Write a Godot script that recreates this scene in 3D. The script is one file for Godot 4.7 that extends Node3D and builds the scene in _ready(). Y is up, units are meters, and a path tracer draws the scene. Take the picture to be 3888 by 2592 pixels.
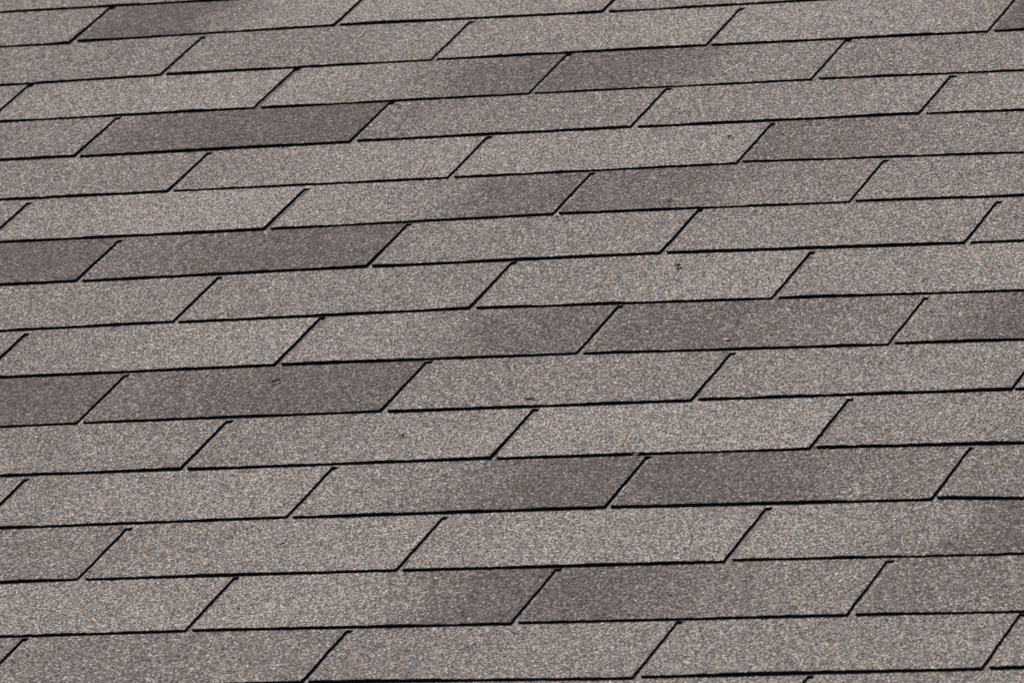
extends Node3D

const TAB := 0.3048          # one tab along the course
const EXPOSURE := 0.127      # how much of each course is left showing
const THICK := 0.0023        # thickness of a shingle
const SLOPE := 27.0757       # degrees, a 6 in 12 pitch
const ROOF_AT := Vector3(0, 4.2, 0)
const FIRST_TONE := -2       # the granule blend sheet covers 18 courses and 7 tabs, then repeats

var measured := {}           # course -> slits: [tab line, left x, left d, right x, right d, closed end], offsets in 0.1 mm
var tone := {}               # course -> "tab-line darkness ..." along the course
var granules: StandardMaterial3D
var asphalt: StandardMaterial3D
var rng := RandomNumberGenerator.new()
var wave := FastNoiseLite.new()
var grit := FastNoiseLite.new()
var house: Node3D
var roof: Node3D


func _ready() -> void:
	rng.seed = 41
	wave.seed = 5
	wave.frequency = 1.0
	grit.seed = 9
	grit.frequency = 1.0
	# camera: a long lens across from the roof slope, level, looking slightly up
	var cam := Camera3D.new()
	cam.name = "camera"
	add_child(cam)
	cam.look_at_from_position(ROOF_AT + Vector3(2.80525919, -0.84015989, 7.23824293), ROOF_AT + Vector3(2.80525919 - 0.35470762, -0.84015989 + 0.10396048, 7.23824293 - 0.9291796), Vector3.UP)
	cam.fov = 4.75178
	cam.near = 0.1
	cam.far = 400.0
	var lens := CameraAttributesPhysical.new()
	lens.frustum_focal_length = 178.0
	lens.frustum_focus_distance = 7.7
	lens.frustum_near = 0.1
	lens.frustum_far = 400.0
	lens.exposure_aperture = 18.0
	cam.attributes = lens
	cam.current = true
	cam.fov = 4.75178
	var env := Environment.new()
	env.background_mode = Environment.BG_SKY
	var sky_look := ProceduralSkyMaterial.new()
	sky_look.sky_top_color = Color(0.27, 0.36, 0.51)
	sky_look.sky_horizon_color = Color(0.55, 0.66, 0.80)
	sky_look.sky_curve = 0.12
	sky_look.ground_bottom_color = Color(0.16, 0.17, 0.12)
	sky_look.ground_horizon_color = Color(0.45, 0.50, 0.52)
	sky_look.sun_angle_max = 8.0
	var sky := Sky.new()
	sky.sky_material = sky_look
	env.sky = sky
	env.background_energy_multiplier = 0.8
	env.tonemap_mode = Environment.TONE_MAPPER_LINEAR
	env.tonemap_exposure = 1.27
	env.sdfgi_enabled = true
	env.ssao_enabled = true
	env.ssil_enabled = true
	var around := WorldEnvironment.new()
	around.name = "sky"
	around.environment = env
	around.set_meta("kind", "structure")
	add_child(around)
	# sun: above the ridge and off to the left, so that butts shade what lies below them and slits are dark on their left
	var sun := DirectionalLight3D.new()
	sun.name = "sun"
	sun.light_color = Color(1.0, 0.967, 0.926)
	sun.light_energy = 1.5
	sun.light_angular_distance = 0.53
	sun.shadow_enabled = true
	add_child(sun)
	var pitch := Basis(Vector3.RIGHT, deg_to_rad(SLOPE))
	var travel := (pitch * Vector3(1.9, -3.0, 2.1)).normalized()
	sun.look_at_from_position(Vector3(0, 30, 0), Vector3(0, 30, 0) + travel, Vector3.UP)

	make_materials()
	build_ground()
	build_house()
	build_roof()
	build_debris()


func measure() -> void:
	measured[-1] = [[-1, -15, 233, 50, 233, 40], [0, -15, 246, 50, 246, 40], [1, -15, 258, 50, 258, 40], [2, -15, 271, 50, 271, 40], [3, -15, 283, 50, 283, 40], [4, -15, 296, 50, 296, 40]]
	measured[0] = [[-1.5, -34, 143, 48, 143, 49], [-0.5, -26, 168, 65, 126, 2], [0.5, -42, 48, 30, 47, 9], [1.5, -35, 100, 50, 101, 14], [2.5, -34, 84, 48, 84, 18]]
	measured[1] = [[-1, 1, 237, 70, 237, 14], [0, -7, 136, 64, 129, 79], [1, 7, 106, 78, 100, 62], [2, 1, 107, 66, 109, 97], [3, 3, 142, 74, 137, 49], [4, 1, 172, 70, 172, 52]]
	measured[2] = [[-0.5, 15, 118, 97, 118, 14], [0.5, -3, 93, 84, 97, 2], [1.5, -5, 89, 68, 84, 15], [2.5, 0, 97, 83, 86, 8], [3.5, -3, 164, 78, 164, 37]]
	measured[3] = [[-1, -22, 88, 58, 88, 7], [0, -14, 65, 60, 86, 32], [1, -14, 49, 67, 25, 15], [2, -31, 8, 49, 19, 17], [3, -31, 31, 55, 35, 44], [4, -22, 165, 58, 165, 10]]
	measured[4] = [[-0.5, -36, 40, 32, 40, 23], [0.5, -27, 14, 44, 5, 59], [1.5, -37, 11, 34, 5, 30], [2.5, -43, -18, 18, -58, 49], [3.5, -36, 63, 32, 63, 28]]
	measured[5] = [[0, -9, 32, 59, 32, 96], [1, -26, 11, 52, 3, 92], [2, -36, -49, 29, -59, 42], [3, -21, -16, 43, -37, 62], [4, -28, 70, 41, 70, 39]]
	measured[6] = [[-0.5, -32, 38, 38, 38, 31], [0.5, -38, -11, 39, -2, 87], [1.5, -25, -67, 39, -56, 27], [2.5, -48, -87, 22, -86, 9], [3.5, -17, 2, 52, 3, 111], [4.5, -32, 32, 38, 32, 19]]
	measured[7] = [[0, -33, 72, 39, 72, 13], [1, -38, -27, 32, -1, 51], [2, -37, -59, 40, -57, 23], [3, -23, 9, 46, 3, 68], [4, -33, 85, 39, 85, 43]]
	measured[8] = [[0.5, -29, 30, 39, 30, 84], [1.5, -31, -12, 44, -20, 21], [2.5, -33, -12, 37, -5, 23], [3.5, -12, 78, 48, 51, 83], [4.5, -25, 120, 43, 120, 45]]
	measured[9] = [[0, -10, 88, 54, 88, 6], [1, -18, 47, 48, 37, 53], [2, -10, 23, 73, 43, 29], [3, -9, 39, 60, 24, 65], [4, -4, 51, 33, 48, 11], [5, -10, 55, 54, 55, 29]]
	measured[10] = [[0.5, -8, 47, 69, 47, 26], [1.5, -3, 33, 84, 47, 62], [2.5, -12, 22, 65, 37, 35], [3.5, -11, 60, 58, 35, 74], [4.5, -8, 130, 69, 130, 53]]
	measured[11] = [[1, -7, 62, 54, 62, 75], [2, -10, 20, 62, 32, 44], [3, -20, 30, 44, 28, 34], [4, -21, 90, 27, 58, 45], [5, -17, 321, 45, 321, 33]]
	measured[12] = [[0.5, -8, 155, 65, 155, 28], [1.5, -9, 66, 72, 72, 91], [2.5, -6, 70, 60, 77, 71], [3.5, -10, 97, 63, 62, 66], [4.5, -8, 117, 65, 117, 28]]
	measured[13] = [[1, -28, 69, 44, 69, 41], [2, -16, 45, 51, 38, 25], [3, -26, 79, 42, 63, 30], [4, -41, 88, 38, 80, 58], [5, -28, 139, 44, 139, 37]]
	measured[14] = [[2.5, -8, -37, 60, -37, 43], [3.5, -37, 50, 33, 26, 20], [4.5, -35, 28, 33, 21, 21], [5.5, -36, 68, 33, 68, 14]]
	measured[15] = [[1, -15, 49, 52, 50, 30], [2, -15, 58, 52, 51, 30], [3, -15, 31, 52, 32, 30], [4, -15, 45, 52, 46, 30], [5, -15, 47, 52, 54, 30]]
	tone[-1] = "-0.9 0.4 0.2 0.4 1.1 0.25 3.2 0.3"
	tone[0] = "-0.85 0.4 -0.64 0.4 -0.52 0.4 -0.50 0.75 -0.34 1 -0.08 0.95 0.03 0.6 0.17 0.2 0.43 0.15 1.39 0.15 1.49 0.25 2.18 0.3 2.33 0.2"
	tone[1] = "-0.68 0.45 -0.08 0.4 0.22 0.5 0.32 0.55 0.61 0.5 1.00 0.25 1.48 0.25 1.96 0.1 2.54 0.1 2.96 0.2 3.01 0.2 3.04 0.95 3.09 1"
	tone[2] = "-0.51 0.35 -0.41 0.25 -0.02 0.15 0.47 0.1 0.57 0.15 0.95 0.3 1.07 0.5 1.19 0.8 1.48 0.85 1.57 0.9 1.90 0.85 2.05 0.7 2.19 0.4 2.37 0.35 2.56 0.4 3.19 0.3"
	tone[3] = "-0.35 0.4 0.02 0.4 0.07 0.72 0.19 0.85 0.33 0.9 0.62 0.95 1.00 0.95 1.02 0.6 1.29 0.45 1.57 0.4 1.94 0.35 2.40 0.3 2.95 0.2 3.30 0.2"
	tone[4] = "-0.19 0.45 0.51 0.45 0.58 0.35 0.96 0.2 1.43 0.15 1.98 0.1 2.50 0.1 2.51 0.8 2.7 0.78 2.85 0.65 3.05 0.5 3.41 0.42"
	tone[5] = "-0.02 0.3 0.08 0.35 0.36 0.2 0.64 0.1 0.97 0.1 1.06 0.2 1.39 0.25 1.52 0.5 1.61 0.75 1.98 0.85 2.34 0.8 2.5 0.68 2.65 0.48 2.92 0.42 3.05 0.35 3.53 0.3"
	tone[6] = "0.15 1 0.50 0.9 0.51 0.66 0.66 0.75 0.89 0.85 1.17 0.95 1.50 0.9 1.52 0.45 1.80 0.35 2.47 0.3 3.48 0.25 3.56 0.3"
	tone[7] = "0.32 0.35 0.87 0.4 0.98 0.35 1.41 0.35 1.99 0.3 2.38 0.3 2.65 0.15 2.99 0.1 3.01 0.25 3.34 0.15 3.76 0.1"
	tone[8] = "0.49 0.4 0.58 0.4 0.85 0.25 1.47 0.1 1.56 0.2 1.83 0.25 2.00 0.5 2.13 0.8 2.50 0.85 2.52 0.78 2.9 0.85 3.1 0.7 3.25 0.55 3.48 0.45 3.55 0.4 3.63 0.6 3.76 0.85 3.87 0.9"
	tone[9] = "0.66 1 1.00 0.9 1.02 0.72 1.2 0.85 1.46 0.95 1.76 0.95 2.01 0.9 2.03 0.4 2.32 0.4 2.49 0.3 2.66 0.35 3.00 0.35 3.50 0.3 3.91 0.25 3.99 0.3"
	tone[10] = "0.83 0.4 1.44 0.4 1.57 0.4 1.96 0.25 2.47 0.1 2.88 0.15 3.30 0.1 3.50 0.15 3.53 0.3 3.95 0.25 4.10 0.3"
	tone[11] = "1.00 0.35 1.09 0.4 1.35 0.25 1.60 0.2 2.11 0.2 2.32 0.4 2.53 0.65 2.69 0.85 3.00 0.9 3.10 0.95 3.4 0.9 3.58 0.78 3.75 0.6 3.99 0.45 4.15 0.5 4.22 0.5"
	tone[12] = "1.18 0.45 1.50 0.45 1.93 0.25 2.47 0.15 3.00 0.1 3.52 0.1 3.60 0.15 3.87 0.3 4.07 0.4 4.19 0.75 4.33 0.8"
	tone[13] = "1.35 0.25 1.59 0.2 2.09 0.15 2.41 0.2 2.57 0.4 2.70 0.7 2.82 0.9 3.00 0.95 3.06 0.88 3.32 0.85 3.46 0.68 3.6 0.5 3.8 0.42 4.00 0.3 4.02 0.6 4.23 0.5 4.45 0.5"
	tone[14] = "1.50 0.45 1.58 0.5 1.91 0.5 2.24 0.4 2.52 0.45 2.96 0.3 3.50 0.3 4.49 0.3"
	tone[15] = "1.6 0.35 2.5 0.3 4.6 0.3"


# ---------------------------------------------------------------- materials

func granule_picture(side: int, cell_px: float, seed_: int, height_too: bool) -> Array:
	var n := FastNoiseLite.new()
	n.noise_type = FastNoiseLite.TYPE_CELLULAR
	n.seed = seed_
	n.frequency = 1.0 / cell_px
	n.cellular_jitter = 1.0
	n.fractal_type = FastNoiseLite.FRACTAL_NONE
	n.cellular_return_type = FastNoiseLite.RETURN_CELL_VALUE
	var id := n.get_image(side, side, false, false, true).get_data()
	n.cellular_return_type = FastNoiseLite.RETURN_DISTANCE
	var dist := n.get_image(side, side, false, false, true).get_data()
	# the mix of crushed stone that is pressed into the tab
	var stones := [[Color(0.605, 0.605, 0.595), 18], [Color(0.465, 0.47, 0.475), 22], [Color(0.745, 0.74, 0.725), 13], [Color(0.71, 0.60, 0.485), 13], [Color(0.42, 0.385, 0.385), 17], [Color(0.29, 0.275, 0.28), 10], [Color(0.60, 0.535, 0.505), 8]]
	var ramp: Array[Color] = []
	var r := RandomNumberGenerator.new()
	r.seed = seed_
	for s in stones:
		for i in int(s[1]) * 256 / 100:
			var k := r.randf_range(0.80, 1.20)
			ramp.append(Color(s[0].r * k, s[0].g * k, s[0].b * k))
	while ramp.size() < 256:
		ramp.append(Color(0.5, 0.48, 0.46))
	for i in range(255, 0, -1):
		var j := r.randi_range(0, i)
		var c := ramp[i]
		ramp[i] = ramp[j]
		ramp[j] = c
	var rr := PackedByteArray()
	var gg := PackedByteArray()
	var bb := PackedByteArray()
	for c in ramp:
		rr.append(int(clampf(c.r, 0, 1) * 255))
		gg.append(int(clampf(c.g, 0, 1) * 255))
		bb.append(int(clampf(c.b, 0, 1) * 255))
	var out := PackedByteArray()
	out.resize(side * side * 3)
	var o := 0
	for i in side * side:
		var v := id[i]
		var gap := 256 if dist[i] < 125 else maxi(70, 256 - (dist[i] - 125) * 3)   # bitumen between the stones, with their small shadows painted into the colour
		out[o] = rr[v] * gap >> 8
		out[o + 1] = gg[v] * gap >> 8
		out[o + 2] = bb[v] * gap >> 8
		o += 3
	var im := Image.create_from_data(side, side, false, Image.FORMAT_RGB8, out)
	var hi: Image = null
	if height_too:
		var hb := PackedByteArray()
		hb.resize(side * side)
		for i in side * side:
			hb[i] = clampi(255 - int(dist[i] * 0.8) - (id[i] % 61), 0, 255)
		hi = Image.create_from_data(side, side, false, Image.FORMAT_L8, hb)
	return [im, hi]


func half_step(course: int) -> float:
	return 0.5 if posmod(course, 2) == 0 else 0.0


func tone_at(course: int, u: float) -> float:
	if not tone.has(course):
		return 0.3
	var k: PackedFloat64Array = tone[course].split_floats(" ")
	if u <= k[0]:
		return k[1]
	var i := 2
	while i < k.size():
		if u <= k[i]:
			return lerpf(k[i - 1], k[i + 1], (u - k[i - 2]) / maxf(k[i] - k[i - 2], 0.0001))
		i += 2
	return k[k.size() - 1]


func blend_picture() -> Image:
	# which granules are of the dark mix: dropped in blends along each course, thinning out at their ends
	var w := 1344
	var h := 1296
	var per := h / 18
	var drift := FastNoiseLite.new()
	drift.seed = 17
	drift.frequency = 0.011
	drift.fractal_octaves = 3
	var out := PackedByteArray()
	out.resize(w * h * 4)
	var r := RandomNumberGenerator.new()
	r.seed = 77
	var dark := [Color(0.289, 0.256, 0.254), Color(0.356, 0.321, 0.319), Color(0.209, 0.194, 0.195), Color(0.407, 0.364, 0.352), Color(0.334, 0.308, 0.312), Color(0.486, 0.437, 0.415), Color(0.272, 0.246, 0.240), Color(0.147, 0.135, 0.137)]
	for course in 18:
		var line := PackedFloat32Array()
		var px := w / 7.0
		var k := course + FIRST_TONE
		var shift := half_step(k)
		var jitter := []
		for x in 8:
			jitter.append(r.randf_range(-0.05, 0.05))
		for x in w + 280:
			line.append(tone_at(k, -1.0 + float(x - 40) * 7.0 / w))
		for y in per:
			var row := course * per + y
			for x in w:
				var wob := drift.get_noise_2d(x, row + course * 300.0)
				var tab := floori((float(x) / px - 1.0 - shift) + 1e-6) + 1.0 + shift   # a blend never leaks across a cut
				var p: float = line[40 + clampi(x + int(wob * 30.0), maxi(-40, int(tab * px) + 7), int((tab + 1.0) * px) - 7)] + jitter[int(tab) & 7]
				p = clampf(p * 0.92 + drift.get_noise_2d(x * 2.1 + 900.0, row * 2.1 + course * 170.0) * 0.09, 0.02, 0.93)
				var o := (row * w + x) * 4
				var c: Color = dark[r.randi() & 7]
				out[o] = int(c.r * 255)
				out[o + 1] = int(c.g * 255)
				out[o + 2] = int(c.b * 255)
				out[o + 3] = 255 if r.randf() < p else 0
	return Image.create_from_data(w, h, false, Image.FORMAT_RGBA8, out)


func make_materials() -> void:
	measure()
	var g := granule_picture(1280, 3.1, 3, true)
	granules = StandardMaterial3D.new()
	granules.resource_name = "stone_granules"
	granules.albedo_texture = ImageTexture.create_from_image(g[0])
	granules.albedo_color = Color(1, 1, 1)
	granules.roughness = 0.82
	granules.metallic_specular = 0.3
	granules.heightmap_enabled = true
	granules.heightmap_texture = ImageTexture.create_from_image(g[1])
	granules.heightmap_scale = 0.26
	granules.detail_enabled = true
	granules.detail_blend_mode = BaseMaterial3D.BLEND_MODE_MIX
	granules.detail_uv_layer = BaseMaterial3D.DETAIL_UV_2
	granules.detail_albedo = ImageTexture.create_from_image(blend_picture())
	asphalt = StandardMaterial3D.new()
	asphalt.resource_name = "asphalt_edge"
	# cut bitumen with a few stones still stuck in it
	var flecks := NoiseTexture2D.new()
	flecks.width = 256
	flecks.height = 256
	flecks.noise = FastNoiseLite.new()
	flecks.noise.noise_type = FastNoiseLite.TYPE_CELLULAR
	flecks.noise.cellular_return_type = FastNoiseLite.RETURN_CELL_VALUE
	flecks.noise.frequency = 0.12
	flecks.noise.seed = 4
	var bits := Gradient.new()
	bits.offsets = PackedFloat32Array([0.0, 0.62, 0.8, 1.0])
	bits.colors = PackedColorArray([Color(0.07, 0.066, 0.064), Color(0.12, 0.112, 0.108), Color(0.22, 0.205, 0.195), Color(0.42, 0.39, 0.36)])
	flecks.color_ramp = bits
	asphalt.albedo_texture = flecks
	asphalt.uv1_triplanar = true
	asphalt.uv1_scale = Vector3(18, 18, 18)
	asphalt.roughness = 0.95
	asphalt.metallic_specular = 0.2


func plain(called: String, c: Color, rough := 0.9) -> StandardMaterial3D:
	var m := StandardMaterial3D.new()
	m.resource_name = called
	m.albedo_color = c
	m.roughness = rough
	return m


# ---------------------------------------------------------------- setting

func build_ground() -> void:
	var p := PlaneMesh.new()
	p.size = Vector2(300, 300)
	var m := plain("lawn", Color(0.30, 0.36, 0.20), 1.0)
	var n := NoiseTexture2D.new()
	n.width = 512
	n.height = 512
	n.seamless = true
	n.noise = FastNoiseLite.new()
	n.noise.frequency = 0.03
	var ramp := Gradient.new()
	ramp.colors = PackedColorArray([Color(0.62, 0.62, 0.5), Color(1, 1, 1)])
	n.color_ramp = ramp
	m.albedo_texture = n
	m.uv1_scale = Vector3(60, 60, 1)
	var o := MeshInstance3D.new()
	o.name = "ground"
	o.mesh = p
	o.material_override = m
	o.set_meta("kind", "structure")
	o.set_meta("label", "green lawn round the house")
	add_child(o)


func build_house() -> void:
	house = Node3D.new()
	house.name = "house"
	house.set_meta("label", "house with sloping roof of grey brown three-tab asphalt shingles")
	house.set_meta("category", "house")
	add_child(house)
	# gabled walls under the roof
	var st := SurfaceTool.new()
	st.begin(Mesh.PRIMITIVE_TRIANGLES)
	var c := cos(deg_to_rad(SLOPE))
	var s := sin(deg_to_rad(SLOPE))
	var eave_z := 14.0 * EXPOSURE * c - 0.35
	var ridge_z := -19.0 * EXPOSURE * c
	var drop := ROOF_AT.y - 0.2
	var eave_y := drop - eave_z * s / c
	var ridge_y := drop - ridge_z * s / c
	var back_z := 2.0 * ridge_z - eave_z
	var prof := [Vector2(eave_z, 0), Vector2(eave_z, eave_y), Vector2(ridge_z, ridge_y), Vector2(back_z, eave_y), Vector2(back_z, 0)]
	for x in [-4.6, 4.6]:
		for i in range(1, 4):
			var q := [prof[0], prof[i], prof[i + 1]]
			if x > 0:
				q.reverse()
			for v in q:
				st.add_vertex(Vector3(x, v.y, v.x))
	for i in 4:
		var a: Vector2 = prof[i]
		var b: Vector2 = prof[i + 1]
		for v in [Vector3(-4.6, a.y, a.x), Vector3(4.6, b.y, b.x), Vector3(4.6, a.y, a.x), Vector3(-4.6, a.y, a.x), Vector3(-4.6, b.y, b.x), Vector3(4.6, b.y, b.x)]:
			st.add_vertex(v)
	st.generate_normals()
	add_part(house, "wall", st.commit(), [plain("painted_siding", Color(0.80, 0.78, 0.72), 0.8)])
	roof = Node3D.new()
	roof.name = "roof"
	roof.position = ROOF_AT
	roof.rotation.x = deg_to_rad(SLOPE)
	house.add_child(roof)


func add_part(under: Node3D, called: String, mesh: Mesh, mats: Array) -> MeshInstance3D:
	var o := MeshInstance3D.new()
	o.name = called
	o.mesh = mesh
	for i in mats.size():
		o.set_surface_override_material(i, mats[i])
	under.add_child(o, true)
	return o


# ---------------------------------------------------------------- shingles

func slit(course: int, u: float) -> Dictionary:
	# the cut between two tabs, in metres on the roof: x to the side, d down the slope
	var x0 := (u - 2.0) * TAB
	var d0 := (course - 7.0) * EXPOSURE
	if measured.has(course):
		for m in measured[course]:
			if absf(m[0] - u) < 0.1:
				return {"lx": x0 + m[1] * 1e-4, "ld": d0 + m[2] * 1e-4, "rx": x0 + m[3] * 1e-4, "rd": d0 + m[4] * 1e-4, "top": m[5] * 1e-4}
	var r := RandomNumberGenerator.new()
	r.seed = hash([course, roundi(u * 2.0)])
	var w := r.randf_range(0.0028, 0.0038)
	x0 += r.randf_range(-0.001, 0.002)
	d0 += 0.004 + r.randf_range(-0.0015, 0.0015)
	return {"lx": x0 - w, "ld": d0, "rx": x0 + w, "rd": d0 + r.randf_range(-0.0008, 0.0008), "top": r.randf_range(0.001, 0.007)}


func tab_shape(course: int, u: float, cols: int, rows: int, tops: SurfaceTool, sides: SurfaceTool) -> void:
	# one tab with the headlap it hangs from; u is the line on its left
	var a := slit(course, u)
	var b := slit(course, u + 1.0)
	var mid_a: float = (a.lx + a.rx) / 2.0
	var mid_b: float = (b.lx + b.rx) / 2.0
	var lift := rng.randf_range(0.0, 0.0006)
	var off := Vector2(rng.randf_range(0.0, 0.6), rng.randf_range(0.0, 0.6))
	var top_l: float = (course - 8.0) * EXPOSURE + 0.004 + a.top
	var top_r: float = (course - 8.0) * EXPOSURE + 0.004 + b.top
	if measured.has(course - 1):
		top_l = over_line(course - 1, mid_a) + a.top
		top_r = over_line(course - 1, mid_b) + b.top
	var grid := []
	var fine := cols > 8
	for i in rows + 1:
		var f := float(i) / rows
		var line := []
		for j in cols + 1:
			var s := float(j) / cols
			var d0 := lerpf(top_l, top_r, s)
			var d1 := lerpf(a.rd, b.ld, s)
			var d := lerpf(d0, d1, f)
			var x := lerpf(a.rx, b.lx, s)
			if fine:
				if i == rows:
					d += wave.get_noise_2d(x * 16.0, course * 7.3) * 0.0006 + grit.get_noise_2d(x * 170.0, course * 3.1) * 0.0008
				if j == 0 or j == cols:
					x += grit.get_noise_2d(d * 150.0, x * 40.0 + 20.0) * 0.0008
			var up := THICK * (1.0 - (d1 - d) / EXPOSURE)
			up += f * f * (lift + (wave.get_noise_2d(x * 9.0 + 40.0, course * 5.7) * 0.0011 + grit.get_noise_2d(x * 140.0, course * 2.3 + 60.0) * 0.0005))
			line.append(Vector3(x, up, d))
		grid.append(line)
	# what the granules are dropped on: a sheet of 7 tabs by 18 courses
	var put := func(v: Vector3, f: float, s: float) -> void:
		tops.set_uv((Vector2(v.x, v.z) + Vector2(5, 5) + off) / 0.64)
		tops.set_uv2(Vector2((u + s + 1.0) / 7.0, (course - FIRST_TONE + clampf(absf(f), 0.02, 0.98)) / 18.0))
		tops.add_vertex(v)
	for i in rows:
		for j in cols:
			var fa := float(i) / rows
			var fb := float(i + 1) / rows
			var sa := float(j) / cols
			var sb := float(j + 1) / cols
			for q in [[i, j, fa, sa], [i, j + 1, fa, sb], [i + 1, j + 1, fb, sb], [i, j, fa, sa], [i + 1, j + 1, fb, sb], [i + 1, j, fb, sa]]:
				put.call(grid[q[0]][q[1]], q[2], q[3])
	# headlap under the two courses above
	var back: float = (top_l + top_r) / 2.0 - 1.12 * EXPOSURE
	var hz := func(d: float, s: float) -> float:
		return THICK * (1.0 - (lerpf(a.rd, b.ld, s) - d) / EXPOSURE)
	var front := [Vector3(mid_a, hz.call(top_l, 0.0), top_l)]
	front.append_array(grid[0])
	front.append(Vector3(mid_b, hz.call(top_r, 1.0), top_r))
	for j in front.size() - 1:
		var p: Vector3 = front[j]
		var q: Vector3 = front[j + 1]
		var steps := 6 if fine else 1
		for i in steps:
			var ia := float(i) / steps
			var ib := float(i + 1) / steps
			var pa := p.lerp(Vector3(p.x, hz.call(back, 0.5), back), ib)
			var qa := q.lerp(Vector3(q.x, hz.call(back, 0.5), back), ib)
			var pb := p.lerp(Vector3(p.x, hz.call(back, 0.5), back), ia)
			var qb := q.lerp(Vector3(q.x, hz.call(back, 0.5), back), ia)
			var sp: float = (p.x - a.rx) / (b.lx - a.rx)
			var sq: float = (q.x - a.rx) / (b.lx - a.rx)
			for v in [[pa, ib, sp], [qa, ib, sq], [qb, ia, sq], [pa, ib, sp], [qb, ia, sq], [pb, ia, sp]]:
				put.call(v[0], v[1], v[2])
	# the cut edges, black asphalt
	var rim: Array = [front[0]]
	for i in rows + 1:
		rim.append(grid[i][0])
	for j in range(1, cols + 1):
		rim.append(grid[rows][j])
	for i in range(rows - 1, -1, -1):
		rim.append(grid[i][cols])
	rim.append(front[front.size() - 1])
	for i in rim.size() - 1:
		var p: Vector3 = rim[i]
		var q: Vector3 = rim[i + 1]
		var sp := clampf((p.x - a.rx) / (b.lx - a.rx), 0, 1)
		var sq := clampf((q.x - a.rx) / (b.lx - a.rx), 0, 1)
		var pl := Vector3(p.x, hz.call(p.z, sp) - THICK - 0.0005, p.z)
		var ql := Vector3(q.x, hz.call(q.z, sq) - THICK - 0.0005, q.z)
		for v in [p, q, ql, p, ql, pl]:
			sides.add_vertex(v)


func over_line(course: int, x: float) -> float:
	# where the butts of a measured course run
	var best := 0.0
	var near := 99.0
	var m: Array = measured[course]
	for i in m.size() - 1:
		var a := slit(course, m[i][0])
		var b := slit(course, m[i + 1][0])
		var away := maxf(0.0, maxf(a.rx - x, x - b.lx))
		if away < near:
			near = away
			best = lerpf(a.rd, b.ld, (x - a.rx) / (b.lx - a.rx))
	return best


func finish(tops: SurfaceTool, sides: SurfaceTool) -> ArrayMesh:
	tops.index()
	tops.generate_normals()
	var mesh := tops.commit()
	sides.generate_normals()
	return sides.commit(mesh)


func tools() -> Array:
	var t := []
	for i in 2:
		var st := SurfaceTool.new()
		st.begin(Mesh.PRIMITIVE_TRIANGLES)
		if i == 0:
			st.set_smooth_group(0)
		else:
			st.set_smooth_group(-1)
		t.append(st)
	return t


func build_roof() -> void:
	var deck := BoxMesh.new()
	deck.size = Vector3(10.0, 0.02, 35.0 * EXPOSURE)
	var d := add_part(roof, "roof_deck", deck, [plain("plywood", Color(0.55, 0.45, 0.33))])
	d.position = Vector3(0, -0.0185, -2.0 * EXPOSURE)
	var cap := BoxMesh.new()
	cap.size = Vector3(10.0, 0.15, 0.02)
	var f := add_part(roof, "fascia", cap, [plain("white_trim", Color(0.85, 0.84, 0.8), 0.5)])
	f.position = Vector3(0, -0.084, 15.5 * EXPOSURE + 0.011)
	var rest := tools()
	for course in range(-12, 23):
		var half := half_step(course)
		for i in range(-14, 18):
			var u := i + half
			var lo := -2.2 + course * 0.17
			if measured.has(course) and u >= lo and u <= lo + 6.3:
				var t := tools()
				tab_shape(course, u, 60, 10, t[0], t[1])
				var o := add_part(roof, "shingle", finish(t[0], t[1]), [granules, asphalt])
				var dark := maxf(tone_at(course, u + 0.3), tone_at(course, u + 0.7))
				if tone.has(course) and dark > 0.68:
					o.set_meta("label", "shingle tab with a patch of darker purple brown granules")
			else:
				tab_shape(course, u, 3, 1, rest[0], rest[1])
	var field := add_part(roof, "shingles", finish(rest[0], rest[1]), [granules, asphalt])
	field.set_meta("kind", "stuff")
	field.set_meta("label", "shingle tabs farther along the same roof")


# ---------------------------------------------------------------- litter on the roof

func on_roof(x: float, d: float) -> Vector3:
	return roof.transform * Vector3(x, 0, d)


func litter(called: String, label: String, category: String, mesh: Mesh, c: Color, x: float, d: float, turn: float, up := 0.0025) -> void:
	var o := MeshInstance3D.new()
	o.name = called
	o.mesh = mesh
	o.set_surface_override_material(0, plain(called + "_colour", c, 0.85))
	o.transform = roof.transform * Transform3D(Basis(Vector3.UP, turn), Vector3(x, up, d))
	o.set_meta("label", label)
	o.set_meta("category", category)
	add_child(o, true)


func twig_mesh(length: float, thick: float, bend: float, seed_: int) -> ArrayMesh:
	var r := RandomNumberGenerator.new()
	r.seed = seed_
	var st := SurfaceTool.new()
	st.begin(Mesh.PRIMITIVE_TRIANGLES)
	var rings := []
	for i in 7:
		var s := i / 6.0
		var rad := thick * (0.5 if i == 0 or i == 6 else r.randf_range(0.8, 1.2)) * (1.0 - 0.35 * s)
		var c := Vector3((s - 0.5) * length, thick * 0.8 + r.randf_range(0, thick * 0.5), bend * sin(s * PI) * length + r.randf_range(-0.15, 0.15) * thick)
		var ring := []
		for k in 7:
			var a := TAU * k / 6.0
			ring.append(c + Vector3(0, cos(a) * rad, sin(a) * rad))
		rings.append(ring)
	for i in 6:
		for k in 6:
			for v in [rings[i][k], rings[i + 1][k + 1], rings[i + 1][k], rings[i][k], rings[i][k + 1], rings[i + 1][k + 1]]:
				st.add_vertex(v)
	for k in range(1, 5):
		for v in [rings[0][0], rings[0][k + 1], rings[0][k]]:
			st.add_vertex(v)
		for v in [rings[6][0], rings[6][k], rings[6][k + 1]]:
			st.add_vertex(v)
	st.generate_normals()
	return st.commit()


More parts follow.
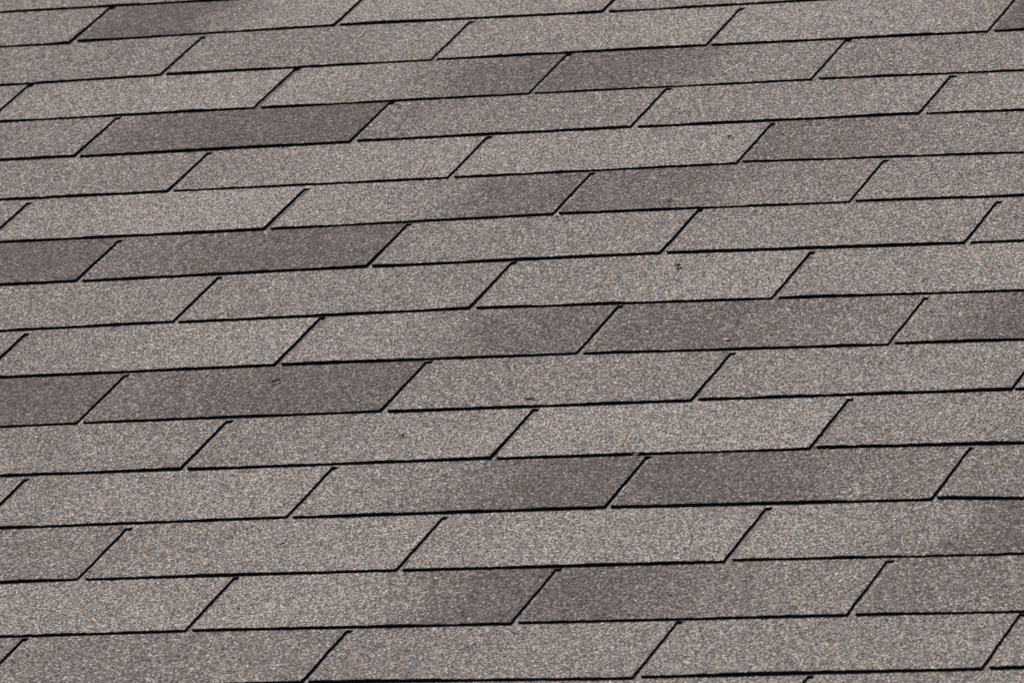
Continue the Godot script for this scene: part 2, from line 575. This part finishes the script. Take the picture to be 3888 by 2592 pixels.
func crumb_mesh(size: Vector3, seed_: int) -> ArrayMesh:
	# a broken lump with an uneven surface
	var n := FastNoiseLite.new()
	n.seed = seed_
	n.frequency = 0.9
	var st := SurfaceTool.new()
	st.begin(Mesh.PRIMITIVE_TRIANGLES)
	var point := func(i: int, k: int) -> Vector3:
		var up := PI * i / 7.0
		var a := TAU * (k % 10) / 10.0
		var v := Vector3(sin(up) * cos(a), cos(up), sin(up) * sin(a))
		return v * size * 0.5 * (1.0 + 0.75 * n.get_noise_3dv(v * 1.6)) + Vector3(0, size.y * 0.35, 0)
	for i in 7:
		for k in 10:
			for v in [point.call(i, k), point.call(i, k + 1), point.call(i + 1, k + 1), point.call(i, k), point.call(i + 1, k + 1), point.call(i + 1, k)]:
				st.add_vertex(v)
	st.generate_normals()
	return st.commit()


func husk_mesh(length: float, wide: float, hollow: float) -> ArrayMesh:
	# a thin boat-shaped scale, open upwards, with thickness
	var st := SurfaceTool.new()
	st.begin(Mesh.PRIMITIVE_TRIANGLES)
	var point := func(i: int, k: int, low: float) -> Vector3:
		var s := i / 8.0
		var w := sin(PI * pow(s, 0.8)) * wide * 0.5 + 0.0001
		var t := k / 4.0 * 2.0 - 1.0
		return Vector3((s - 0.5) * length, hollow * t * t + hollow * 1.2 * pow(s * 2.0 - 1.0, 2.0) * 0.6 - low + 0.0008, t * w)
	for i in 8:
		for k in 4:
			for v in [[i, k], [i + 1, k], [i + 1, k + 1], [i, k], [i + 1, k + 1], [i, k + 1]]:
				st.add_vertex(point.call(v[0], v[1], 0.0))
			for v in [[i, k], [i + 1, k + 1], [i + 1, k], [i, k], [i, k + 1], [i + 1, k + 1]]:
				st.add_vertex(point.call(v[0], v[1], 0.0003))
	st.generate_normals()
	return st.commit()


func build_debris() -> void:
	var bark := Color(0.30, 0.22, 0.17)
	var tan := Color(0.62, 0.53, 0.38)
	var soil := Color(0.25, 0.205, 0.165)
	var pale := Color(0.86, 0.84, 0.80)
	litter("twig", "thin straight dark twig lying slantwise across a long dark shingle tab", "twig", twig_mesh(0.0097, 0.0011, 0.05, 1), Color(0.24, 0.165, 0.125), -0.1352, 0.1725, 0.95)
	litter("twig", "thick crooked brown twig end lying just above the butt edge of a light shingle", "twig", twig_mesh(0.0105, 0.0011, -0.08, 2), Color(0.36, 0.28, 0.19), 0.1434, 0.2450, 0.12)
	litter("twig", "shortest brown twig, on a light tab in the lower left part of the roof", "twig", twig_mesh(0.006, 0.0008, 0.1, 3), bark, 0.0207, 0.5775, 0.9)
	litter("twig", "hair-thin dark stem standing along the slope near the bottom edge of the picture", "twig", twig_mesh(0.007, 0.0004, 0.12, 4), Color(0.2, 0.18, 0.16), 0.4024, 0.8466, 1.3)
	litter("soil_crumb", "small black brown crumb in the upper middle of a light shingle tab", "crumb", crumb_mesh(Vector3(0.0049, 0.0019, 0.0028), 5), soil, 0.1170, -0.4591, 0.1)
	litter("soil_crumb", "largest dark crumb, two lumps beside a tan grain, on a grey tab right of centre", "crumb", crumb_mesh(Vector3(0.0055, 0.0029, 0.0054), 6), soil, 0.1796, -0.0935, 0.5)
	litter("soil_crumb", "dark flat crumb just below the open end of a slit", "crumb", crumb_mesh(Vector3(0.0041, 0.0012, 0.0031), 7), soil, 0.0059, -0.2451, 0.0)
	litter("soil_crumb", "lone dark crumb with a pale side in the middle of a light tab", "crumb", crumb_mesh(Vector3(0.0032, 0.0019, 0.0036), 8), soil, 0.0461, 0.3234, 0.9)
	litter("soil_crumb", "tiny brown crumb on the pale tab in the upper right of the roof", "crumb", crumb_mesh(Vector3(0.0031, 0.0012, 0.0028), 9), Color(0.30, 0.23, 0.17), 0.1681, -0.7927, 0.0)
	litter("soil_crumb", "faint dark crumb on the right-hand tab under the long shadow line", "crumb", crumb_mesh(Vector3(0.0019, 0.0012, 0.0028), 10), soil, 0.4857, 0.1644, 0.0)
	litter("soil_crumb", "faint brown crumb on the lower left light tab beside a slanting slit", "crumb", crumb_mesh(Vector3(0.0018, 0.0010, 0.0044), 11), Color(0.36, 0.29, 0.2), 0.0321, 0.7209, 0.2)
	litter("tan_pebble", "small tan pebble beside the largest dark crumb", "pebble", crumb_mesh(Vector3(0.0029, 0.0019, 0.0030), 12), Color(0.80, 0.68, 0.50), 0.1806, -0.0875, 0.0)
	litter("tan_pebble", "flat tan pebble near the butt edge of a dark tab", "pebble", crumb_mesh(Vector3(0.0044, 0.0014, 0.0054), 13), tan, 0.2937, 0.1102, 0.4)
	litter("seed_husk", "pale boat-shaped seed husk on a dark shingle tab", "seed husk", husk_mesh(0.0068, 0.0034, 0.0012), Color(0.68, 0.64, 0.55), 0.1125, -0.2770, 0.75)
	litter("seed_husk", "tan husk caught in the shadow line above a slit", "seed husk", husk_mesh(0.006, 0.003, 0.0009), Color(0.74, 0.66, 0.54), 0.2940, 0.3905, 0.6, 0.0012)
	litter("white_fleck", "bright white fleck on the dark tab in the upper left corner", "fleck", husk_mesh(0.0026, 0.0022, 0.0008), Color(0.95, 0.95, 0.95), -0.7253, -0.9345, 0.5)
	litter("white_fleck", "pale grey fleck on the dark tab near the bottom", "fleck", husk_mesh(0.0034, 0.002, 0.0009), pale, 0.4286, 0.7150, 0.4)
	litter("tar_bead", "black tar bead in the foot of the lower left slit", "tar bead", crumb_mesh(Vector3(0.0036, 0.0017, 0.0054), 14), Color(0.12, 0.09, 0.085), -0.1475, 0.6240, 0.0, 0.0003)
	litter("tar_bead", "black tar bead in the foot of the lower middle slit", "tar bead", crumb_mesh(Vector3(0.0036, 0.0017, 0.0064), 15), Color(0.12, 0.09, 0.085), 0.1570, 0.6220, 0.0, 0.0003)
